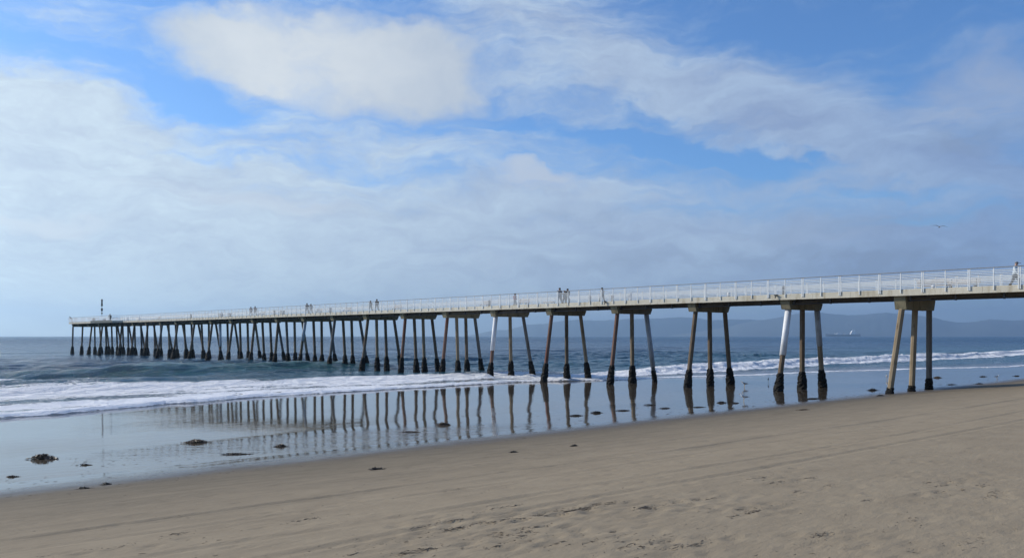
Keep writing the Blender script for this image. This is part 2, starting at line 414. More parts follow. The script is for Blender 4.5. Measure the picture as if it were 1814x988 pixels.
KELP2 = simple('dried kelp', (.095, .068, .038), .7, .5, 9)
KDARK = simple('wet seaweed scraps', (.022, .018, .014), .6, .5, 9)
SKIN = simple('skin', (.42, .25, .17), .55, .08)
HAIR = simple('dark hair', (.025, .018, .014), .6, .3)
def cloth(name, col): return simple(name, col, .85, .15, 9)

# ------------------------------------------------------------------ beach
TRACKS = [(14.5, -.20, .0018, 1.0), (12.9, -.19, .0018, .45), (10.6, -.16, .0016, .8), (9.3, -.15, .0015, .8), (17.2, -.17, .0010, .35)]
xs = spaced(-16000, -4, 34, 16000, .075, 1.07); ys = spaced(-16000, 3, 30, 16000, .07, 1.07)
X, Y = np.meshgrid(xs, ys)
Z = zb(X, Y)
fade = sstep(X, -40, -4)*(1-sstep(X, 34, 120))*sstep(Y, -5, 3)
dryf = 1-sstep(Y, 21, 24.5)
wetf = 1-sstep(Y, 60, 90)
Z = Z + (fbm(X*.05, Y*.12, 3)-.5)*.05*wetf*sstep(Y, 20, 40)*(1-sstep(np.abs(X), 300, 600))
Z = Z + fade*dryf*((fbm(X*.35, Y*.8, 4)-.5)*.030 + (fbm(X*2.1, Y*4.5, 4, .6)-.5)*.009*np.clip(1.35-Y/16, .25, 1))
for y0, a, b, s_ in TRACKS:
    yc = y0 + a*(X-3)*.6 + b*(X-3)**2 + (vnoise(X*.2+y0, X*0+3)-.5)*.35
    dd = (Y-yc)
    brk = np.clip(fbm(X*.35+y0*3, X*0+y0, 3)*2.6-.55, 0, 1)
    Z = Z + fade*s_*brk*(-.028*np.exp(-(dd/.11)**2) + .013*np.exp(-((np.abs(dd)-.24)/.09)**2))
# footprints and scuffs
inx = [(random.uniform(-1, 33), random.uniform(3.2, 19)) for _ in range(620)]
def seaward(a, b, n, sx=.5, sy=.35):
    c = ground(a, b); return [(random.gauss(c.x, sx), random.gauss(c.y, sy)) for _ in range(n)]
SCUFF = [(1010, 905, 40), (1050, 898, 35), (940, 915, 28), (820, 932, 30), (860, 927, 18), (930, 940, 26), (1150, 900, 18), (920, 958, 12),
         (1070, 958, 14), (1130, 968, 16), (770, 925, 14), (690, 965, 14), (740, 975, 16), (1215, 888, 10), (1330, 903, 9), (1340, 848, 9), (1415, 850, 9), (1510, 852, 6), (1668, 853, 9), (1758, 854, 10), (1755, 877, 10), (1655, 877, 9), (1575, 877, 5), (1405, 877, 5), (1222, 888, 12), (1465, 952, 9), (1585, 972, 8), (1340, 901, 10), (1720, 960, 8), (300, 950, 5), (200, 968, 6), (520, 925, 6), (1600, 928, 6), (1230, 965, 12), (990, 960, 10), (860, 905, 8)]
for a, b, n_ in SCUFF: inx += seaward(a, b, n_)
for cx, cy in inx:
    if cy > 21 or cx < -3 or cx > 33: continue
    i0 = int((cx-.4+4)/.075)+int(np.searchsorted(xs, -4)); j0 = int((cy-.4-3)/.07)+int(np.searchsorted(ys, 3))
    i0 = max(i0, 0); j0 = max(j0, 0)
    sl_ = (slice(j0, j0+13), slice(i0, i0+12))
    r2 = ((X[sl_]-cx)/.17)**2+((Y[sl_]-cy)/.10)**2
    Z[sl_] += -.012*np.exp(-r2*1.4)+.005*np.exp(-(np.sqrt(r2)-1.35)**2*4)
beach = grid_mesh('beach', xs, ys, Z, SAND)
tag(beach, 'tan sandy beach, dry near and mirror wet below the pier', 'sand', kind='structure')

# ------------------------------------------------------------------ sea
FR = ([-16000, -60, 0, 9, 22, 34, 60, 70, 90, 120, 138, 200, 400, 16000], [45, 46, 53, 55, 60, 63.5, 66, 60.5, 56, 50, 42, 36, 33, 33])
FT = ([-16000, -60, 8, 19, 31, 52, 73, 84, 100, 122, 256, 400, 16000], [100, 104, 112, 106, 90, 90, 88, 84, 78, 73, 74, 74, 74])
xs = spaced(-15900, -5, 190, 15900, .26, 1.035); ys = spaced(27.9, 28, 150, 15900, .26, 1.035)
X, Y = np.meshgrid(xs, ys)
gx = np.gradient(xs)[None, :]; gy = np.gradient(ys)[:, None]; gs = np.maximum(gx, gy)
front = np.interp(X, *FR) + (fbm(X*.10, X*0+2, 3)-.5)*4.2 + (fbm(X*.7, Y*.15, 3)-.5)*1.1
ftop = np.interp(X, *FT) + (fbm(X*.07+9, X*0+2, 3)-.5)*10
s_in = Y-front
chop = np.zeros_like(X)
wr = np.random.default_rng(3)
for k in range(46):
    L = 1.3*1.075**k*1.02
    a = wr.normal(0, .55); kx = math.sin(a)*2*math.pi/L; ky = math.cos(a)*2*math.pi/L
    amp = .0112*L**.58
    vis = np.clip((L/gs-3)/4, 0, 1)
    ph = wr.uniform(0, 6.28)
    arg = X*kx+Y*ky+ph+1.5*fbm(X/(L*6), Y/(L*6), 2)
    chop += vis*amp*(2*((1+np.sin(arg))/2)**1.6-.8)
depthf = sstep(s_in, 8, 55)*.85+.15*sstep(s_in, .5, 6)
Zs = chop*depthf
def wave(cu, H, wf, wb, mask):
    d_ = Y-cu
    return H*mask*np.where(d_ < 0, np.exp(-(d_/wf)**2), np.exp(-(d_/wb)**2))
cu1 = 116+(fbm(X*.03, X*0, 2)-.5)*7-(X-40)*.05
m1 = sstep(X, 8, 38)*(1-sstep(X, 58, 80))
Zs += wave(cu1, 1.0, 3.2, 9, m1) - wave(cu1-9, .16, 5, 5, m1)
cu1b = 121+(fbm(X*.04+4, X*0, 2)-.5)*8
Zs += wave(cu1b, .22, 4, 8, (1-sstep(X, 8, 34)))
cu2 = 72+(fbm(X*.02+7, X*0, 3)-.5)*6+sstep(X, 150, 260)*3
m2 = sstep(X, 74, 105)
Zs += wave(cu2, .85, 2.0, 8, m2)
cu3 = 82+(fbm(X*.05+2, X*0, 3)-.5)*7
Zs += wave(cu3, .42, 2.4, 5, 1-sstep(X, 66, 92))
cu4 = 94+(fbm(X*.04+11, X*0, 3)-.5)*8
Zs += wave(cu4, .30, 2.4, 6, 1-sstep(X, 50, 80))
Zs += wave(150+(fbm(X*.01, X*0, 2)-.5)*30, .35, 7, 14, 1.0) + wave(196+(fbm(X*.01+5, X*0, 2)-.5)*30, .35, 9, 16, 1.0)
# swash film climbing the beach
bed = zb(X, Y)+(fbm(X*.05, Y*.12, 3)-.5)*.05*(1-sstep(Y, 60, 90))*sstep(Y, 20, 40)*(1-sstep(np.abs(X), 300, 600))
film = .02 + .13*sstep(s_in, 0, 1.0) + .02*sstep(s_in, 1, 8)
left = 1-sstep(X, 62, 78)
film = np.where(s_in > 0, .012+(.035+.20*left)*sstep(s_in, 0, .9), -.35*sstep(-s_in, 0, 1.2)-.0)
Zs = np.where(s_in > 0, np.maximum(Zs, bed+film), bed+film)
# foam amount
edgeline = np.exp(-((s_in-.9)/1.0)**2)
inside = sstep(s_in, 0, .25)
body = sstep(s_in, 0, 3)*(1-sstep(Y, ftop-16, ftop+3))
lft = 1-sstep(X, 66, 84)
patch = fbm(X*.05, Y*.16, 3)
foam = lft*(np.maximum(edgeline*1.0, body*(.55+1.35*(patch-.42))))
foam += lft*.36*np.exp(-((Y-cu3+2.5)/2.6)**2)+lft*.30*np.exp(-((Y-cu4+2)/1.4)**2)*(vnoise(X*.05, Y*0)>.35)
foam -= lft*.42*np.exp(-((Y-cu3-1.2)/2.0)**2)*sstep(vnoise(X*.045+3, Y*.02), .3, .6)
rgt = sstep(X, 60, 84)
dd = Y-cu2
bore = np.where(dd < 0, np.exp(-(dd/5.5)**4), np.exp(-(dd/1.6)**2))
foam += rgt*(bore*1.05 + .42*np.exp(-((dd-5)/5)**2)*patch*1.6 + edgeline*.75 + .25*body*patch)
foam += .30*m1*np.exp(-((Y-cu1-.2)/.6)**2)*(vnoise(X*.12, Y*0+1) > .55)
for px5, h5 in ((866, .55), (905, .4), (941, .45), (962, .3), (1003, .25), (780, .25), (855, .35)):
    u5 = 73.3 if px5 < 950 else 64.0; v5 = v_of(px5, u5)
    g5 = np.exp(-((X-v5+.5)/1.1)**2-((Y-u5+.2)/.9)**2)*(.6+.8*fbm(X*2, Y*2, 3, .6))
    foam = np.maximum(foam, np.clip(g5*2.2, 0, 1)); Zs += h5*.6*g5
foam = np.clip(foam*inside, 0, 1)
shallow = np.clip(.34*(1-sstep(Y, 85, 190))+m1*.55*np.exp(-((Y-cu1+2)/3.5)**2), 0, 1)
filmc = np.clip(1-sstep(s_in, 2, 15), 0, 1)
Zs += foam*.24*(fbm(X*1.1, Y*1.8, 4, .65)-.42)*sstep(s_in, .4, 1.5)*(gs < 1)
Zs += rgt*np.clip(bore, 0, 1)*.6*(fbm(X*.6, Y*1.0, 4, .6)-.4)*(gs < 2)
sea = grid_mesh('sea', xs, ys, Zs, SEA, {'foam': foam, 'shallow': shallow, 'film': filmc})
tag(sea, 'blue green sea with breaking foam', 'sea', kind='structure')

# ------------------------------------------------------------------ far mountains
HILL = simple('far hillside', (.11, .125, .12), .95, .25, .002)
def ridge(name, pts, Zc, base, thick, label, seed):
    r_ = np.random.default_rng(seed)
    px = np.array([q[0] for q in pts], float); py = np.array([q[1] for q in pts], float)
    a = np.linspace(px[0], px[-1], 420)
    h = np.interp(a, px, py)
    h = h + (fbm(a*.03+seed, a*0, 4, .6)-.5)*5.0*np.clip(h/12, 0, 1)
    rows = np.linspace(-1, 1, 21)
    V = []
    for j, rr in enumerate(rows):
        prof = max(0, 1-abs(rr)**1.3)
        dep = Zc+rr*thick
        for i, aa in enumerate(a):
            t_ = (aa-907)/F
            q = Vector((.744*t_+.668, -.668*t_+.744, 0))*dep
            hh = h[i]/F*Zc*prof*(1+.3*(0 if prof > .99 else (float(_tab[(i//6) % 256, j])-.5)*(1-prof)))
            V.append((q.x, q.y, hh-.5))
    nx = len(a)
    Fs = [(j*nx+i, j*nx+i+1, (j+1)*nx+i+1, (j+1)*nx+i) for j in range(20) for i in range(nx-1)]
    me = bpy.data.meshes.new(name); me.from_pydata(V, [], Fs); me.materials.append(HILL)
    me.polygons.foreach_set('use_smooth', [True]*len(me.polygons))
    o = bpy.data.objects.new(name, me); COL.objects.link(o)
    tag(o, label, 'mountains', kind='structure'); return o
ridge('mountains', [(1180, 0), (1280, 14), (1337, 27), (1375, 33), (1415, 40), (1453, 42), (1500, 37), (1530, 38), (1570, 43), (1610, 40),
      (1656, 33), (1695, 24), (1718, 24), (1755, 30), (1797, 28), (1850, 32), (1950, 40), (2100, 44), (2300, 36), (2500, 30)], 14300, 0, 900, 'hazy blue mountain ridge behind the pier', 3)
ridge('distant_mountains', [(820, 0), (950, 22), (1020, 30), (1060, 27), (1140, 31), (1200, 34), (1260, 29), (1330, 30), (1400, 20), (1500, 10), (1600, 0)], 15500, 0, 250, 'faint farther mountains left of the hazy ridge', 9)

# ------------------------------------------------------------------ pier
def rise(u): return .0014*(u-26)
PIT = 9.41; U0 = 26.7
V0, V1 = 62.4, 68.9
pier = empty('pier', (V0+3.2, 0, 0))
tag(pier, 'long pale concrete pier on dark footed piles with white railings, running out to sea', 'pier')
off = pier.location
def pb(mb, name, mats, smooth=False, par=None, at=None):
    """part of the pier: geometry given in world metres"""
    base = Vector(at) if at else Vector((off.x, off.y, 0))
    pv = Vector(par.matrix_world.translation) if par is not None else Vector((off.x, off.y, 0))
    mb.v = [tuple(Vector(q)-base) for q in mb.v]
    o = mb.build(name, mats, par or pier, smooth)
    wp = par['_w'] if par is not None else (off.x, off.y, 0)
    o.location = base-Vector(wp); o['_w'] = tuple(base)
    return o
def zt(u, z): return CAMZ+z+rise(u)
PU0, PU1, PLAT = -14.0, 250.0, 211.0
# deck slab: sheared box following the slight rise
def strip(mb, v0, v1, u0, u1, z0, z1, mi=0):
    vs = [(x, y, zt(y, z)) for z in (z0, z1) for y in (u0, u1) for x in (v0, v1)]
    mb.add(vs, [(0,2,3,1),(4,5,7,6),(0,1,5,4),(2,6,7,3),(0,4,6,2),(1,3,7,5)], mi)
m_ = MB(); strip(m_, V0+.25, V1-.25, PU0, PU1, 3.04, 3.36)
strip(m_, 60.25, V0+.25, PLAT+.2, PU1, 3.04, 3.355)
pb(m_, 'deck', DECK)
for sv in (0, 1):
    m_ = MB(); u = PU0
    k = 0
    while u < PU1-.1:
        u2 = min(u+PIT/3*1, PU1); x0 = V0 if sv == 0 else V1-.25
        if sv == 0 and u >= PLAT: x0 = 60.0
        strip(m_, x0, x0+.25, u+.006, u2-.006, 3.0, 3.48)
        u = u2
    if sv == 0:
        strip(m_, 60.0, V0-.01, PLAT, PLAT+.2, 3.0, 3.48); 
    pb(m_, 'deck_edge', FASCIA)
m_ = MB(); strip(m_, 60.26, V1-.26, PU1-.24, PU1, 3.0, 3.48); pb(m_, 'deck_edge', FASCIA)
m_ = MB()
ug0, ug1 = u_of(197, 59.9), u_of(160, 59.9)
strip(m_, 59.93, 59.995, ug0, ug1, 3.02, 3.62); pb(m_, 'fascia_panel', GREENP)
for vv in (V0+1.1, V1-1.5):
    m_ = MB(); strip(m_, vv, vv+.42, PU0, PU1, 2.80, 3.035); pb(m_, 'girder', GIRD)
# hanging pipe
m_ = MB()
m_.tube([(V0+.75, y, zt(y, 2.66)) for y in np.arange(PU0, PU1-4, 3)], .055, 8)
pp = pb(m_, 'service_pipe', PIPE, True)
for y in np.arange(PU0+2, PU1-6, PIT/3):
    y = float(y); m_ = MB()
    m_.box(V0+.65, V0+.85, y-.05, y+.05, zt(y, 2.58), zt(y, 3.03))
    pb(m_, 'pipe_bracket', PIPE, at=(V0+.75, y, zt(y, 3.03)))
# bents
TOPS = {0: ([1597.6, 1621, 1646], [1575.8, 1615, 1645.7]), 1: ([1396.8, 1421.4, 1447.4], [1378.6, 1420.9, 1457.5]),
        2: ([1232.4, 1257, 1284.2], [1217.7, 1258.4, 1294.1]), 3: ([1093.7, 1119.3, 1145], [1080.8, 1120.4, 1160]),
        4: ([977.4, 1003.5, 1028.4], [963.4, 1004.1, 1042.5]), 5: ([878.2, 903.5, 926.8], [867.5, 905.5, 944.4]),
        6: ([792.6, 808.8, 825, 841.2], [782.5, 811.8, 827.6, 854.3])}
VT = {}
for n_, (tp, bt) in TOPS.items():
    uc = U0+PIT*n_-.42
    VT[n_] = ([v_of(x, uc) for x in tp], [v_of(x, uc) for x in bt])
gen4 = VT[6]
nb = 0
def crust(x, y, zlo, zhi, rad, seed, slope=(0, 0), r0=.21):
    mb = MB(); n_, m2_ = 16, 15
    for j in range(m2_+1):
        f_ = j/m2_; z = zlo+(zhi-zlo)*f_
        cx = x+slope[0]*(z-zlo); cy = y+slope[1]*(z-zlo)
        prof = r0+.01+(rad-r0)*(1-f_)**.55*(.80+.2*min(1, f_*3.5)) if f_ < .97 else r0-.02
        for k in range(n_):
            an = 2*math.pi*k/n_
            q = prof*(1+.34*(float(_tab[(seed*13+k) % 16+(seed % 12)*16, (seed*7+j) % 256])-.42))
            mb.v.append((cx+q*math.cos(an), cy+q*math.sin(an), z+.05*(random.random()-.5)))
    for j in range(m2_):
        for k in range(n_):
            k2 = (k+1) % n_
            mb.f.append((j*n_+k, j*n_+k2, (j+1)*n_+k2, (j+1)*n_+k)); mb.mi.append(0)
    mb.f.append(tuple(m2_*n_+k for k in range(n_))); mb.mi.append(0)
    return mb
JACKS = {(5, 0): (JACK_W, .36, .45), (1, 0): (JACK_W, .38, .45), (1, 2): (JACK_G, .50, .52), (3, 2): (JACK_G, .12, .45), (14, 1): (JACK_W, .3, .5), (10, 0): (JACK_G, .5, .52)}
MATS = {(0, 0): PILE_TAN, (0, 1): PILE_TAN, (0, 2): PILE_GRY, (3, 0): PILE_RED, (4, 0): PILE_RED, (5, 0): PILE_RED, (6, 0): PILE_RED, (7, 0): PILE_RED,
        (6, 1): PILE_TAN, (5, 1): PILE_TAN, (3, 2): PILE_GRY, (1, 2): PILE_TAN}
for n_ in list(range(-2, 24))+[23.6]:
    uc = U0+PIT*n_-.42
    plat = n_ >= 21
    # cap beam with splayed ends
    a0 = (60.4 if plat else V0+.3); a1 = V1-.55
    zc0 = (2.23 if n_ else 2.0); zc1 = 3.0
    m_ = MB(); hw_ = .42
    vs = []
    for yy in (uc-hw_, uc+hw_):
        for (x, z) in ((a0, zc1), (a0+.02, zc1-.30), (a0+.20, zc0), (a1-.28, zc0), (a1-.02, zc1-.30), (a1, zc1)):
            vs.append((x, yy, zt(yy, z)-.002))
    m_.add(vs, [(0, 1, 2, 3, 4, 5), (11, 10, 9, 8, 7, 6)]+[(i, 6+i, 6+(i+1) % 6, (i+1) % 6) for i in range(6)])
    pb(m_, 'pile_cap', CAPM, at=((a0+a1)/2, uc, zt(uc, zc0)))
    if n_ in VT: tv, bv = VT[n_]
    elif n_ < 0: tv, bv = VT[1]
    elif n_ > 23.2: tv, bv = [60.6, 67.4], [60.4, 67.9]
    elif n_ == 23: tv, bv = [61.6, 64.6, 67.6], [61.3, 64.7, 68.4]
    elif plat: tv, bv = [61.4, gen4[0][1], gen4[0][2], gen4[0][3]], [60.6, gen4[1][1], gen4[1][2], gen4[1][3]]
    else:
        j_ = lambda: random.uniform(-.12, .12)
        tv, bv = [q+j_()*.5 for q in gen4[0]], [q+j_()*1.6 for q in gen4[1]]
    for k, (a, b) in enumerate(zip(tv, bv)):
        gz = float(zb(b, uc)); zb_ = max(gz, -1.2)-.5
        z1 = zt(uc, zc0)+.05
        # bottoms were read at the ground or water line
        zl = max(gz, -.1)
        sx = (a-b)/(z1-zl)
        bx = b+sx*(zb_-zl)
        m_ = MB(); m_.tube([(bx, uc, zb_), (a, uc, z1)], .215, 8, phase=R(22.5))
        mt = MATS.get((n_, k)) or random.choice([PILE_TAN, PILE_BRN, PILE_BRN, PILE_GRY, PILE_BRN])
        pl = pb(m_, 'pile', mt, at=(bx, uc, zb_)); nb += 1
        hi = 1.98+random.uniform(-.12, .15)+.012*max(n_, 0)
        if n_ == 0: hi = 1.22+(.45 if k == 2 else 0)
        if n_ < 0: hi = gz+.4
        lo = zb_+.2
        if (n_, k) == (3, 2): hi = 1.4
        rad = random.uniform(.36, .42)+.0062*n_ if n_ > 0 else .30
        if (n_, k) == (3, 2): rad = .27
        cb = crust(bx+sx*(max(lo, -.3)-zb_), uc, max(lo, -.3), hi, rad, int(n_*4)+k+9, (sx, 0))
        pb(cb, 'mussel_crust', MUSSEL, False, par=pl, at=(bx, uc, lo))
        if (n_, k) in JACKS:
            jm, f0, _ = JACKS[(n_, k)]; L_ = z1-zb_
            q0 = (max(f0, 0)*(z1-1.0)+1.0); q1 = z1-.06
            jb = MB(); jb.tube([(bx+sx*(q0-zb_), uc, q0), (bx+sx*(q1-zb_), uc, q1)], .262 if jm is JACK_W else .25, 20)
            jo = pb(jb, 'pile_jacket', jm, True, par=pl, at=(bx, uc, q0))
            jo['label'] = 'white sleeve round the upper pile' if jm is JACK_W else 'grey sleeve round the upper pile'
# fixtures on the edge beam
for pxx in (1375, 1073):
    u = u_of(pxx, V0); m_ = MB()
    m_.tube([(V0-.02, u, zt(u, 3.42)), (V0-.14, u, zt(u, 3.38)), (V0-.16, u, zt(u, 3.12))], [.05, .06, .035], 8)
    m_.box(V0-.2, V0-.01, u-.11, u+.11, zt(u, 3.38), zt(u, 3.46))
    pb(m_, 'drain_spout', DARKP)
# railings
SEC = PIT/3
secs = []
u = -.6
while u < PU1-.5:
    secs.append((u, min(u+SEC, PU1))); u += SEC
near_posts_n = 0
rest_posts = MB(); far_rest = MB()
def rail_section(mb, x, u0, u1, posts=None, zt0=4.70, sides=4):
    for k in range(9):
        z = 3.585+k*.118
        mb.tube([(x, u0+.04, zt(u0, z)), (x, u1-.04, zt(u1, z))], .026, sides, cap=False)
def post(mb, x, y, outer, drop=.28):
    o_ = -1 if outer else 1
    mb.box(x-.028, x+.028, y-.030, y+.030, zt(y, 3.48-drop), zt(y, 4.70))
for i, (a, b) in enumerate(secs):
    xr = V0-.035
    if a+.1 >= PLAT: xr = 60.0-.035
    m_ = MB(); rail_section(m_, xr, a, b)
    if i < 33:
        so_ = pb(m_, 'railing_section', RAILW, at=(xr, a, zt(a, 3.5)))
        for yy in (a+.055, (a+b)/2, b-.055):
            q = MB(); post(q, xr, yy, True); pb(q, 'railing_post', RAILW, par=so_, at=(xr, yy, zt(yy, 3.3)))
    else:
        pb(m_, 'railing_section', RAILW, at=(xr, a, zt(a, 3.5)))
        for yy in (a+.055, (a+b)/2, b-.055): post(rest_posts, xr, yy, True)
o = pb(rest_posts, 'railing_post', RAILW); o['kind'] = 'stuff'
for i, (a, b) in enumerate(secs):
    xr = V1+.035
    m_ = MB() if i < 16 else far_rest
    rail_section(m_, xr, a, b, sides=4)
    for yy in (a+.055, (a+b)/2, b-.055): post(m_, xr, yy, False)
    if i < 16: pb(m_, 'railing_section', RAILW, at=(xr, a, zt(a, 3.5)))
x_ = 60.2
for k in range(8):
    z = 3.60+k*.128
    far_rest.tube([(60.0, PU1-.05, zt(PU1, z)), (V1, PU1-.05, zt(PU1, z))], .017, 4)
    far_rest.tube([(60.0, PLAT+.05, zt(PLAT, z)), (V0, PLAT+.05, zt(PLAT, z))], .017, 4)
for xx in (61.6, 63.2, 64.8, 66.4, 68): post(far_rest, xx, PU1-.05, True, 0)
o = pb(far_rest, 'railing_section', RAILW); o['kind'] = 'stuff'
for xr, a, b in ((V0-.035, secs[0][0], PLAT), (60-.035, PLAT, PU1), (V1+.035, secs[0][0], PU1)):
    m_ = MB(); strip(m_, xr-.05, xr+.05, a, b, 4.705, 4.755); pb(m_, 'handrail', RAILT)
for k, (xx0, xx1, yy) in enumerate(((60-.085, V0-.085, PLAT+.02), (60.02, V1-.02, PU1-.05))):
    m_ = MB(); m_.box(xx0+.05, xx1, yy-.05, yy+.05, zt(yy, 4.71), zt(yy, 4.75)); pb(m_, 'handrail', RAILT)

DZ = 3.36   # deck surface above the eye
def deckpos(px, v, dz=0.0):
    u = u_of(px, v); return Vector((v, u, zt(u, DZ)+dz))

# ------------------------------------------------------------------ things on the deck
def bench(px, v, label, L=2.3, back=True, rz=0.0):
    p_ = deckpos(px, v); t_ = empty('bench', p_, rz)
    tag(t_, label, 'bench', 'slatted benches along the pier deck')
    h = L/2
    for k in range(4):
        m_ = MB(); m_.box(-.22+.12*k, -.13+.12*k, -h, h, .43, .47); m_.build('seat_slat', WOOD, t_)
    if back:
        for k in range(3):
            m_ = MB(); m_.box(.25+.02*k, .28+.02*k, -h, h, .55+.13*k, .64+.13*k); m_.build('back_slat', WOOD, t_)
    for yy in (-h*.75, h*.75):
        m_ = MB(); m_.box(-.2, -.14, yy-.03, yy+.03, 0, .43); m_.box(.18, .24, yy-.03, yy+.03, 0, .43)
        m_.box(-.2, .24, yy-.03, yy+.03, .38, .428)
        if back: m_.box(.285, .325, yy-.03, yy+.03, .40, .93); m_.box(.2, .32, yy-.03, yy+.03, .34, .40)
        m_.build('leg_frame', GREYP, t_)
    return t_
bench(1655, 65.0, 'long slatted bench at the right, the left one of two above the nearest piles', 2.3, rz=math.pi)
bench(1705, 66.2, 'long slatted bench at the right, closest bench to the walking man in a cap', 2.3)
bench(973, 65.6, 'backless slatted bench just left of the man in the grey jacket', 1.6, False)
bench(926, 64.6, 'slatted bench beside the person in the red jacket', 1.9)
bench(858, 64.8, 'slatted bench left of the red jacket person, by a dark bin', 1.7)
bench(702, 64.8, 'slatted bench right of the two people at mid pier', 1.8)
bench(614, 64.8, 'pale slatted bench left of the two people at mid pier', 1.9)
bench(563, 64.6, 'slatted bench just right of the dark jacket couple', 1.9)
bench(463, 64.8, 'small far bench right of the two people in dusty tones', 1.8)
bench(281, 64.8, 'farthest slatted bench, toward the seaward end', 1.8)
def bin_(px, v, label, h=.85, r=.22, m0=None):
    t_ = empty('trash_bin', deckpos(px, v)); tag(t_, label, 'trash bin', 'bins on the pier deck')
    m_ = MB(); m_.tube([(0, 0, 0), (0, 0, .05), (0, 0, h-.12)], [r*.9, r, r], 14); m_.build('bin_body', m0 or DARKP, t_, True)
    m_ = MB(); m_.tube([(0, 0, h-.12), (0, 0, h-.06), (0, 0, h)], [r*1.08, r*1.05, r*.45], 14); m_.build('lid', m0 or DARKP, t_, True)
    m_ = MB(); m_.box(-r*.5, r*.5, -r*1.1, -r*.96, h-.3, h-.2); m_.build('slot', PIPE, t_)
    return t_
bin_(1388, 63.3, 'slim dark bin behind the rail above the white sleeved pile, right half of pier', .85, .12)
bin_(1085, 63.3, 'slim dark bin just right of the lone person in dark clothes', .8, .12)
bin_(1045, 63.3, 'slim dark bin just left of the lone person in dark clothes', .85, .12)
bin_(867, 63.4, 'dark bin at the right end of a bench near the red jacket person', .85, .16)
bin_(585, 63.4, 'dark bin between the dark jacket couple and the mid pier pair', .9, .2)
bin_(486, 63.4, 'dark bin left of the dark jacket couple', .9, .2)
bin_(338, 63.4, 'dark bin toward the seaward half of the pier', .95, .22)
def cabinet(px, v, label, w_=.6, h=.75, m0=None, d_=.5):
    t_ = empty('cabinet', deckpos(px, v)); tag(t_, label, 'cabinet', 'boxes on the pier deck')
    m_ = MB(); m_.box(-d_/2, d_/2, -w_/2, w_/2, .06, h-.04); m_.box(-d_/2+.04, d_/2-.04, -w_/2+.04, w_/2-.04, 0, .058)
    m_.build('cabinet_body', m0 or WHITEP, t_)
    m_ = MB(); m_.box(-d_/2-.03, d_/2+.03, -w_/2-.03, w_/2+.03, h-.038, h); m_.build('top', m0 or WHITEP, t_)
    m_ = MB(); m_.box(-d_/2-.015, -d_/2-.002, -w_/2+.05, w_/2-.05, .12, h-.1); m_.build('door', m0 or WHITEP, t_)
    return t_
cabinet(1116, 63.2, 'white upright box behind the rail, right of the two slim bins', .30, .85, None, .25)
cabinet(500, 64, 'grey box left of the dark jacket couple on the far half', .9, .8, GREYP)
cabinet(407, 64, 'grey box left of the two people in dusty tones', .9, .8, GREYP)
cabinet(391, 64, 'wide grey box, left one of two boxes side by side', 1.3, .85, GREYP)
cabinet(245, 64, 'long pale box near the seaward platform', 2.0, .8)
cabinet(226, 64, 'white upright box near the seaward platform', .6, .95)
cabinet(185, 63, 'low dark box on the seaward platform right of the mast', .9, .75, DARKP)
cabinet(166, 62, 'square dark box on the seaward platform left of the mast', 1.2, 1.1, DARKP)
def pail(px, v, label, h=.38, r=.14):
    t_ = empty('bucket', deckpos(px, v)); tag(t_, label, 'bucket')
    m_ = MB(); m_.tube([(0, 0, 0), (0, 0, h)], [r*.8, r], 14); m_.build('bucket_body', WHITEP, t_, True)
    m_ = MB(); m_.tube([(0, r*math.cos(a), h+r*.9*math.sin(a)) for a in np.linspace(0, math.pi, 9)], .008, 5); m_.build('handle', GREYP, t_)
pail(1653, 63.2, 'white bucket on the deck in front of the long bench')
pail(1291, 63.0, 'white bucket alone behind the rail between two pile bents', .5, .15)
# mast with three stacked horns
mp = deckpos(180.5, 62.2); t_ = empty('siren_mast', mp)
tag(t_, 'thin mast with three stacked dark units on the seaward platform', 'mast')
m_ = MB(); m_.tube([(0, 0, 0), (0, 0, 5.9)], [.06, .04], 8); m_.build('pole', GREYP, t_)
for z0, z1, r_ in ((4.0, 5.8, .24), (2.75, 3.55, .27), (2.0, 2.45, .2)):
    m_ = MB(); m_.tube([(0, 0, z0), (0, 0, z0+.12), (0, 0, (z0+z1)/2), (0, 0, z1-.1), (0, 0, z1)], [r_*.5, r_, r_*.75, r_, r_*.4], 10); m_.build('horn', DARKP, t_, True)

# ------------------------------------------------------------------ people
def skin_mesh(name, pts, edges, radii, mats, matfn, par=None, sub=2, root=0):
    me = bpy.data.meshes.new('sk'); me.from_pydata([tuple(q) for q in pts], edges, [])
    o = bpy.data.objects.new('sk', me); COL.objects.link(o)
    sk = o.modifiers.new('s', 'SKIN'); sk.use_smooth_shade = True
    for i, r_ in enumerate(radii):
        dta = me.skin_vertices[0].data[i]
        dta.radius = (r_, r_) if not isinstance(r_, tuple) else r_
        dta.use_root = (i == root)
    su = o.modifiers.new('u', 'SUBSURF'); su.levels = sub; su.render_levels = sub
    dg = bpy.context.evaluated_depsgraph_get(); dg.update()
    new = bpy.data.meshes.new_from_object(o.evaluated_get(dg))
    bpy.data.objects.remove(o)
    new.materials.clear()
    for q in mats: new.materials.append(q)
    new.name = name
    for f in new.polygons: f.use_smooth = True; f.material_index = matfn(f.center)
    ob = bpy.data.objects.new(name, new); COL.objects.link(ob)
    if par: ob.parent = par
    return ob
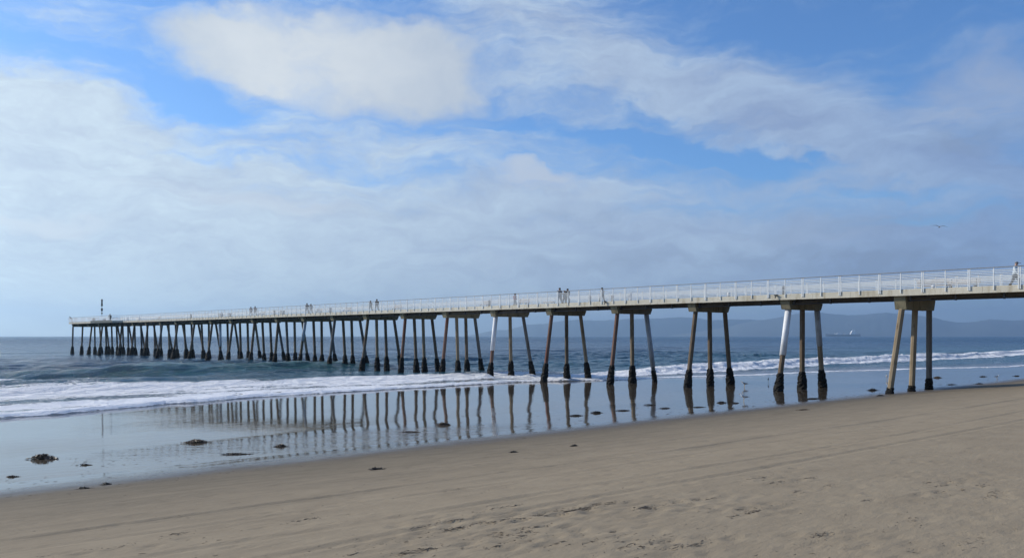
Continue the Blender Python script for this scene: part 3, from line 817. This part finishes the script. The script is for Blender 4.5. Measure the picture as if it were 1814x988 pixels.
def person(loc, face, label, top, legs, hairm=HAIR, H=1.72, stride=.16, lean=0.0, arms='hang', hat=None, group='people walking on the pier', longcoat=False):
    """face: angle of +x (the way the person looks)"""
    k = H/1.72
    L = lean
    P_ = [(0, 0, .93), (.02+L*.1, 0, 1.12), (.01+L*.3, 0, 1.36), (L*.42+.02, 0, 1.47), (L*.5+.05, 0, 1.56), (L*.55+.055, 0, 1.63)]
    Rr = [(.125, .155), (.11, .15), (.12, .185), .055, .088, .082]
    E_ = [(0, 1), (1, 2), (2, 3), (3, 4), (4, 5)]
    for s_ in (-1, 1):
        b = len(P_); f_ = stride*s_
        P_ += [(0, .09*s_, .86), (f_*.9+.05, .10*s_, .48), (f_*1.7-.02, .10*s_, .10), (f_*1.7-.03, .10*s_, .045), (f_*1.7+.14, .11*s_, .035)]
        Rr += [.105, .080, .060, .05, .038]
        E_ += [(0, b), (b, b+1), (b+1, b+2), (b+2, b+3), (b+3, b+4)]
        b = len(P_)
        sh = (L*.32, .20*s_, 1.38)
        if arms == 'hang': a_ = [(L*.3-f_*.45, .24*s_, 1.12), (L*.3-f_*.9+.05, .24*s_, .88), (L*.3-f_*.9+.09, .235*s_, .78)]
        elif arms == 'rail': a_ = [(L*.3+.12, .23*s_, 1.14), (L*.3+.36, .17*s_, 1.10), (L*.3+.45, .14*s_, 1.11)]
        else: a_ = [(-.02, .27*s_, 1.14), (.12, .15*s_, 1.02), (.17, .08*s_, 1.0)]
        P_ += [sh]+a_; Rr += [.072, .060, .045, .038]
        E_ += [(2, b), (b, b+1), (b+1, b+2), (b+2, b+3)]
        # fingers as a small fan
        hx, hy, hz = a_[2]; ex, ey, ez = a_[1]
        dv = Vector((hx-ex, hy-ey, hz-ez)).normalized()
        for q in (-1, 0, 1):
            P_.append((hx+dv.x*.085, hy+.022*q, hz+dv.z*.085)); Rr.append(.011); E_.append((b+3, len(P_)-1))
    P_ = [tuple(c*k for c in q) for q in P_]; Rr = [tuple(c*k for c in q) if isinstance(q, tuple) else q*k for q in Rr]
    root = empty('person', loc, face); root.scale = (1.22, 1.22, 1.0); tag(root, label, 'person', group)
    coat = .55 if longcoat else .90
    def mf(c):
        z = c.z/k; rad = abs(c.y)/k
        if z > 1.475: return 0
        if rad > .195 and z < .86 and arms == 'hang': return 0
        if z < .085: return 3
        if z < coat and rad < .21: return 2
        return 1
    body = skin_mesh('body', P_, E_, Rr, [SKIN, top, legs, DARKP], mf, root)
    hx, hy, hz = P_[5]
    if hat:
        m_ = MB(); m_.tube([(hx-.005, 0, hz-.015), (hx-.005, 0, hz+.05), (hx-.01, 0, hz+.09), (hx-.01, 0, hz+.11)], [.098, .099, .075, .03], 14)
        m_.box(hx+.05, hx+.20, -.075, .075, hz-.005, hz+.012); m_.build('cap', hat, root, True)
    else:
        m_ = MB(); m_.tube([(hx-.05, 0, hz-.10), (hx-.035, 0, hz-.03), (hx-.022, 0, hz+.04), (hx-.02, 0, hz+.085), (hx-.02, 0, hz+.105)], [.06, .098, .10, .075, .03], 12)
        m_.build('hair', hairm, root, True)
    return root
PW = math.pi/2   # seaward
WHT = cloth('pale blue shirt', (.55, .62, .66)); NAV = cloth('navy cloth', (.02, .025, .04)); GRYC = cloth('grey fleece', (.17, .18, .20))
REDC = cloth('red jacket cloth', (.33, .045, .04)); TANC = cloth('stone trousers', (.16, .14, .12)); BLKC = cloth('black cloth', (.014, .014, .018)); DUST = cloth('dusty rose cloth', (.16, .11, .11))
GBL = cloth('slate cloth', (.035, .042, .055))
person(deckpos(1798, 63.6), -PW+.1, 'man in pale shirt, dark trousers and grey cap walking at the right edge', WHT, BLKC, hat=GRYC, H=1.76, lean=.05, stride=.14)
person(deckpos(1067, 63.9), PW, 'lone person in all dark clothes walking between two slim dark bins', GBL, BLKC, H=1.62)
person(deckpos(992, 63.5), PW, 'taller person in a grey jacket beside two people in black', GRYC, GBL, H=1.84, stride=.1)
person(deckpos(1000.5, 65.0), PW, 'shorter person in black partly behind another, right of the grey jacket', BLKC, GBL, H=1.62, stride=.1)
person(deckpos(1005, 63.8), -PW, 'person in black right beside the grey jacket pair', BLKC, NAV, H=1.72, stride=.1, arms='fold')
person(deckpos(912, 65.6), -PW+.4, 'person in a red jacket standing by a slatted bench', REDC, TANC, H=1.66, stride=.05, arms='fold')
person(deckpos(656.6, 63.8), PW, 'left person of the mid pier pair, in slate and dark clothes', GBL, BLKC, H=1.62)
person(deckpos(667.8, 63.8), PW, 'right person of the mid pier pair, dark top and paler trousers', BLKC, TANC, H=1.80)
person(deckpos(544, 63.8), PW, 'person in a navy top and stone trousers, left of a close couple', NAV, TANC, H=1.80, arms='fold')
person(deckpos(551, 64.2), PW, 'person in slate top and stone trousers, right of a close couple', GBL, TANC, H=1.68)
person(deckpos(444.6, 63.8), PW, 'left person of the far pair in dusty tones', DUST, GRYC, H=1.72)
person(deckpos(452, 63.8), PW, 'right person of the far pair in dusty tones', DUST, TANC, H=1.80)
person(deckpos(195, 60.9), PW, 'person in black standing alone at the landward corner of the seaward platform', BLKC, BLKC, H=1.78, stride=.04)
person(deckpos(127.5, 61.2), math.pi-.2, 'person in dark clothes leaning over the rail at the very end', GBL, BLKC, H=1.78, lean=.7, stride=.04, arms='rail')

# ------------------------------------------------------------------ birds
BW = simple('white feathers', (.78, .78, .76), .8, .05); BG = simple('grey feathers', (.20, .21, .23), .8, .15)
BB = simple('dark feathers', (.05, .045, .04), .8, .2); BY = simple('yellow bill', (.5, .3, .03), .5, .1)
def gull(loc, face, label, scale=1.0, back=BG, under=BW, tall=0.0, up=0.0, cat='gull', name='gull'):
    root = empty(name, loc, face); tag(root, label, cat, 'shore birds')
    s = scale; z0 = .17+tall
    P_ = [(-.20, 0, z0+.08), (-.08, 0, z0+.08), (.06, 0, z0+.10), (.14, 0, z0+.17+up), (.165, 0, z0+.235+up), (.20, 0, z0+.235+up)]
    Rr = [(.018, .03), (.055, .06), (.07, .068), .038, .038, .022]
    def mf(c): return 1 if (c.z > (z0+.10)*s and c.x < .09*s) else 0
    skin_mesh('body', [tuple(a*s for a in q) for q in P_], [(0,1),(1,2),(2,3),(3,4),(4,5)], [tuple(a*s for a in q) if isinstance(q, tuple) else q*s for q in Rr], [under, back], mf, root, 2, 2)
    m_ = MB(); m_.tube([(.205*s, 0, (z0+.235+up)*s), (.255*s, 0, (z0+.228+up)*s), (.27*s, 0, (z0+.215+up)*s)], [.013*s, .009*s, .003*s], 6); m_.build('bill', BY, root)
    for q in (-1, 1):
        m_ = MB(); m_.tube([(-.30*s, q*.02*s, (z0+.075)*s), (-.15*s, q*.055*s, (z0+.11)*s), (.05*s, q*.07*s, (z0+.115)*s)], [.008*s, .035*s, .03*s], 8, squash=.6); m_.build('wing', back, root, True)
        m_ = MB(); m_.tube([(0, q*.03*s, (z0+.04)*s), (.01*s, q*.03*s, .01*s), (.05*s, q*.03*s, .005*s)], [.010*s, .007*s, .005*s], 6); m_.build('leg', BY, root)
FL = -(math.pi/2-YAW)     # world angle pointing right in the picture
FLF = FL+math.pi
g0 = ground(1319, 686); gull(g0, FLF+.2, 'white gull with outspread grey wing tips wading beside the third pile bent', 1.35)
gull(ground(1318, 711), FLF, 'white and grey gull standing nearest the dry sand, facing left', 1.25)
gull(ground(1361, 678), FLF+1.6, 'slender dark shore bird standing alone between two pile bents', .8, BB, BB, .16, .08, 'shore bird', 'shore_bird')
gull(ground(1571, 672), FLF+1.2, 'small white bird just left of the nearest pile bent', 1.1, BW, BW, .05)
gull(ground(1766, 671), FL, 'small bird with pale belly near the right edge of the wet sand', .95, BB, BW)
gull(ground(1611.5, 597.8, 0.05), FL, 'tiny white gull resting out on the sea behind the nearest bent', 5.0, BW, BW, -.12)
# flying gull
fp = ray(1664, 402).normalized()*84; fp.z += CAMZ
root = empty('flying_gull', fp, FL+.15); tag(root, 'dark gull gliding in the sky at the right', 'gull')
skin_mesh('body', [(-.26, 0, 0), (-.1, 0, 0), (.1, 0, 0), (.22, 0, .01), (.3, 0, 0)], [(0,1),(1,2),(2,3),(3,4)], [(.03, .04), .06, .07, .04, .012], [BG], lambda c: 0, root, 2, 1)
for q in (-1, 1):
    m_ = MB(); m_.tube([(.05, 0, .02), (.10, q*.26, .13), (.02, q*.50, .10), (-.12, q*.74, .03)], [.11, .10, .07, .01], 8, squash=.14)
    wo_ = m_.build('wing', BG, root, True); 
root.rotation_euler = (R(8), 0, FL+1.3)

# ------------------------------------------------------------------ ship
HULL = simple('ship hull', (.045, .06, .075), .6, .1); SUP = simple('ship white paint', (.85, .85, .82), .5, .05)
sp = ray(1493, 595).normalized()*9000; sp.z = 0
ship = empty('cargo_ship', sp, FL); tag(ship, 'long low grey cargo ship with a white stern house on the horizon', 'ship')
S = 4600/F; ship.scale = (1.96, 1.96, 1.9)
m_ = MB(); L = 27.5*S
secs_ = [(-L, .5, .9), (-L*.96, .9, 1), (-L*.6, 1, .95), (0, 1, .9), (L*.7, 1, .95), (L*.9, .7, 1.05), (L, .05, 1.25)]
for x, wv, hv in secs_:
    m_.v += [(-x, wv*-11, 13*hv), (-x, wv*-9, -2), (-x, wv*9, -2), (-x, wv*11, 13*hv)]
for i in range(6):
    b = i*4; m_.f += [(b, b+1, b+5, b+4), (b+1, b+2, b+6, b+5), (b+2, b+3, b+7, b+6), (b+3, b, b+4, b+7)]; m_.mi += [0]*4
m_.f += [(0, 3, 2, 1), (24, 25, 26, 27)]; m_.mi += [0]*2
m_.build('hull', HULL, ship)
m_ = MB(); m_.box(12*S, 19*S, -10, 10, 12.5, 20); m_.box(13*S, 18*S, -9, 9, 20.02, 27); m_.box(14*S, 17*S, -11, 11, 27.02, 31); m_.build('deckhouse', SUP, ship)
m_ = MB(); m_.tube([(18.2*S, 0, 27), (18.4*S, 0, 35)], [3, 2.4], 10); m_.build('funnel', SUP, ship)
for xx, hh in ((-8*S, 22), (-4*S, 24), (4*S, 20), (-13*S, 18), (15.5*S, 40), (-22*S, 22)):
    m_ = MB(); m_.tube([(xx, 0, 11), (xx, 0, hh)], [1.0, .5], 6); m_.build('mast', SUP, ship)
m_ = MB(); m_.box(-9.5*S, -2*S, -6, 6, 12, 18); m_.box(-12.5*S, -10.8*S, -5, 5, 12, 17); m_.box(2*S, 8*S, -5, 5, 11.9, 15); m_.build('deck_gear', SUP, ship)

# ------------------------------------------------------------------ kelp
def kelp(px, py, w_px, label, h=.12, m0=None, name='kelp_clump', dens=1.0, asp=.5, rz=0.0, group=None):
    c = ground(px, py); dst = Vector((c.x, c.y, 0)).length*math.cos(math.atan((px-907)/F))
    W = w_px/F*dst; root = None
    m_ = MB(); r_ = random.Random(int(px*3+py))
    n_ = int((46+W*70)*dens)
    ca, sa = math.cos(-YAW+rz), math.sin(-YAW+rz)
    for i in range(n_):
        a = r_.gauss(0, .21)*W; b = r_.gauss(0, .21)*W*asp
        hh = h*max(0, 1-(2*a/W)**2-(2*b/(W*asp))**2)
        ang = r_.gauss(0, .7); ln = r_.uniform(.05, .22)*(.6+W*.35); wd = r_.uniform(.008, .028)*(.7+W*.3)
        pts = []
        for k in range(4):
            q = (k/3-.5)*ln
            lx = a+q*math.cos(ang)+r_.gauss(0, .015); ly = b+q*math.sin(ang)*.6+r_.gauss(0, .015)
            pts.append((lx*ca-ly*sa, lx*sa+ly*ca, max(.006, hh*r_.uniform(.25, 1.1)+r_.gauss(0, .012))))
        m_.tube(pts, [wd*.4, wd, wd, wd*.2], 5, squash=.55)
    if h > .05:   # body of the heap
        nn, rr_ = 22, 5
        for j in range(rr_+1):
            f_ = j/rr_
            for k in range(nn):
                an = 2*math.pi*k/nn; q = (1-f_)*.42*W*(.75+.5*r_.random())
                lx, ly = q*math.cos(an), q*math.sin(an)*asp
                m_.v.append((lx*ca-ly*sa, lx*sa+ly*ca, h*.75*math.sin(f_*math.pi/2)*(.8+.4*r_.random())-.01))
        b0 = len(m_.v)-(rr_+1)*nn
        for j in range(rr_):
            for k in range(nn):
                k2 = (k+1) % nn; m_.f.append((b0+j*nn+k, b0+j*nn+k2, b0+(j+1)*nn+k2, b0+(j+1)*nn+k)); m_.mi.append(0)
    o = m_.build(name, m0 or KELP)
    o.location = (c.x, c.y, c.z)
    tag(o, label, 'kelp', group); return o
G = 'kelp washed up on the wet sand'
kelp(76, 812, 52, 'biggest brown kelp heap on the shiny wet sand, far left', .17, group=G, asp=.42)
kelp(349, 783, 44, 'brown kelp heap on wet sand left of the rippled patch', .13, group=G, asp=.42)
kelp(498, 790, 20, 'small kelp heap beside the rippled wet patch', .08, group=G)
kelp(786, 752, 28, 'reddish kelp heap among the pile reflections', .12, group=G)
kelp(188, 858, 16, 'dark oval scrap of kelp on the wet edge at the left', .05, KDARK, group=G)
kelp(150, 865, 24, 'thin dark kelp strip beside the oval scrap', .03, KDARK, asp=.15, group=G)
kelp(150, 823, 20, 'thin kelp strip below the wet sheen, left of centre left', .03, KDARK, asp=.15, group=G)
kelp(22, 844, 22, 'thin bent kelp strip nearest the left edge', .03, KDARK, asp=.2, group=G)
kelp(420, 804, 60, 'long thin line of kelp on wet sand below the heap', .02, KDARK, asp=.1, group=G)
kelp(724, 765, 34, 'flat olive kelp patch left of the reddish heap', .04, group=G, asp=.25)
kelp(1020, 736, 24, 'dark kelp scrap left of two more, in front of the fourth bent', .06, KDARK, group=G)
kelp(1057, 731, 20, 'dark kelp heap between the reflections of two bents', .10, KDARK, group=G)
kelp(1104, 727, 30, 'flat trailing kelp strip right of a dark heap', .04, KDARK, asp=.25, group=G)
kelp(1150, 717, 18, 'dark kelp strip by the reflection of the fourth bent outer pile', .05, KDARK, group=G)
kelp(1178, 723, 24, 'dark kelp bits between the third and fourth bents', .04, KDARK, group=G)
kelp(1278, 713, 18, 'dark kelp lump crossing the third bent reflection', .09, KDARK, group=G)
kelp(1238, 721, 22, 'flat kelp strip at the third bent near pile reflection', .04, KDARK, group=G)
kelp(1303, 714, 14, 'small kelp scrap left of the standing gull', .05, KDARK, group=G)
kelp(1440, 706, 30, 'flat kelp scatter beside the second bent reflections', .05, KDARK, group=G)
kelp(1546, 691, 20, 'kelp lump on wet sand left of the nearest bent', .14, KDARK, group=G)
kelp(1560, 701, 16, 'low kelp scrap at the foot of the nearest bent', .08, KDARK, group=G)
kelp(1661, 669, 18, 'brown kelp lump right of the nearest bent far pile', .16, KELP, group=G)
kelp(1742, 667, 14, 'kelp scrap near the small pale bellied bird', .09, KDARK, group=G)
kelp(1735, 680, 14, 'kelp scrap at the edge of the pier shadow', .09, KDARK, group=G)
kelp(1686, 681, 18, 'thin kelp strip between the nearest bent and the pier shadow', .05, KDARK, asp=.25, group=G)
kelp(1801, 666, 12, 'kelp scrap at the far right edge of the wet sand', .08, KDARK, group=G)
kelp(667, 831, 36, 'kelp strip on dry sand just above the wet line, centre left', .035, KDARK, asp=.2, group=G)
kelp(1424, 726, 22, 'reddish kelp strip on dry sand below the second bent', .04, KELP, asp=.25, group=G)
kelp(910, 801, 12, 'small kelp scrap on damp sand below the white pile reflection', .04, KDARK, group=G)
kelp(1017, 790, 12, 'small kelp scrap on damp sand below the fifth bent reflection', .04, KDARK, group=G)
# scattered scraps nobody could count
m_ = MB(); r_ = random.Random(5)
def scrap(cx, cy, s):
    z = float(zb(cx, cy)); an = r_.gauss(-.1, .5); n_ = r_.choice((4, 5, 6)); b = len(m_.v)
    ln, wd = s*r_.uniform(1.0, 2.8), s*r_.uniform(.15, .4)
    for k in range(n_):
        a = 2*math.pi*k/n_+r_.uniform(-.3, .3); x = ln*math.cos(a); y = wd*math.sin(a)
        m_.v.append((cx+x*math.cos(an)-y*math.sin(an), cy+x*math.sin(an)+y*math.cos(an), z+.004+r_.uniform(0, .008)))
    m_.v.append((cx, cy, z+.008+s*.12)); 
    for k in range(n_): m_.f.append((b+k, b+(k+1) % n_, b+n_)); m_.mi.append(0)
for i in range(900):
    x = r_.uniform(0, 1814); y = r_.uniform(700, 988)
    c = ground(x, y); dd_ = math.hypot(c.x, c.y)
    edge_ = 24.4+c.x/60*.8
    if abs(c.y-edge_) > 6 and c.y > edge_: continue
    if fbm(np.array([c.x*.5]), np.array([c.y*1.1]), 3)[0] < (.5 if c.y > edge_ else .47): continue
    scrap(c.x, c.y, r_.uniform(.006, .020)*(1 if c.y < edge_ else 2.0))
for i in range(520):   # wrack line along the wet edge
    x = r_.uniform(-5, 70); yy = 24.4+x/60*.8+r_.gauss(-.3, .35)+(r_.random() < .35)*r_.uniform(-1.6, 2.6)
    scrap(x, yy, r_.uniform(.012, .040))
for cx_, cy_, n_ in ((150, 822, 26), (215, 812, 16), (60, 850, 12), (300, 815, 16), (400, 822, 30), (330, 845, 18), (240, 840, 14), (700, 768, 14), (760, 772, 14), (880, 752, 12), (980, 745, 10), (1150, 724, 16), (1290, 716, 14), (1400, 712, 20), (1500, 700, 16), (1640, 690, 12)):
    for k in range(n_):
        c = ground(cx_+r_.gauss(0, 45), cy_+r_.gauss(0, 6)); d_ = math.hypot(c.x, c.y)
        scrap(c.x, c.y, r_.uniform(.0005, .0016)*d_)
for i in range(260):
    x = r_.uniform(20, 95); yy = 26.5+abs(r_.gauss(0, 3.5)); scrap(x, yy, r_.uniform(.02, .07))
for a, b, n_ in SCUFF:
    for x, y in seaward(a, b, n_*3, .34, .10): scrap(x, y, r_.uniform(.004, .013))
    for x, y in seaward(a, b, 1+n_//8, .36, .10):
        for q in range(r_.randint(5, 15)): scrap(x+r_.gauss(0, .10), y+r_.gauss(0, .035), r_.uniform(.012, .030))
o = m_.build('beach_debris', [KELP2]); tag(o, 'tiny dark scraps of seaweed strewn over the sand', 'seaweed scraps', kind='stuff')

# ------------------------------------------------------------------ haze
hz = MB(); hz.box(-16500, 16500, -16500, 16500, -7, 480)
tm = bpy.data.materials.new('haze'); tm.use_nodes = True; th = NT(tm.node_tree); th.n.clear()
vo = th.new('ShaderNodeVolumePrincipled'); vo.inputs['Color'].default_value = (.54, .77, 1, 1)
vo.inputs['Density'].default_value = 1.0e-4; vo.inputs['Anisotropy'].default_value = .5
ho = th.new('ShaderNodeOutputMaterial'); th.l.new(vo.outputs[0], ho.inputs['Volume'])
h_ = hz.build('haze', tm); tag(h_, 'pale sea air between the pier and the far mountains', 'haze', kind='stuff')
for o in bpy.data.objects:
    if '_w' in o: del o['_w']
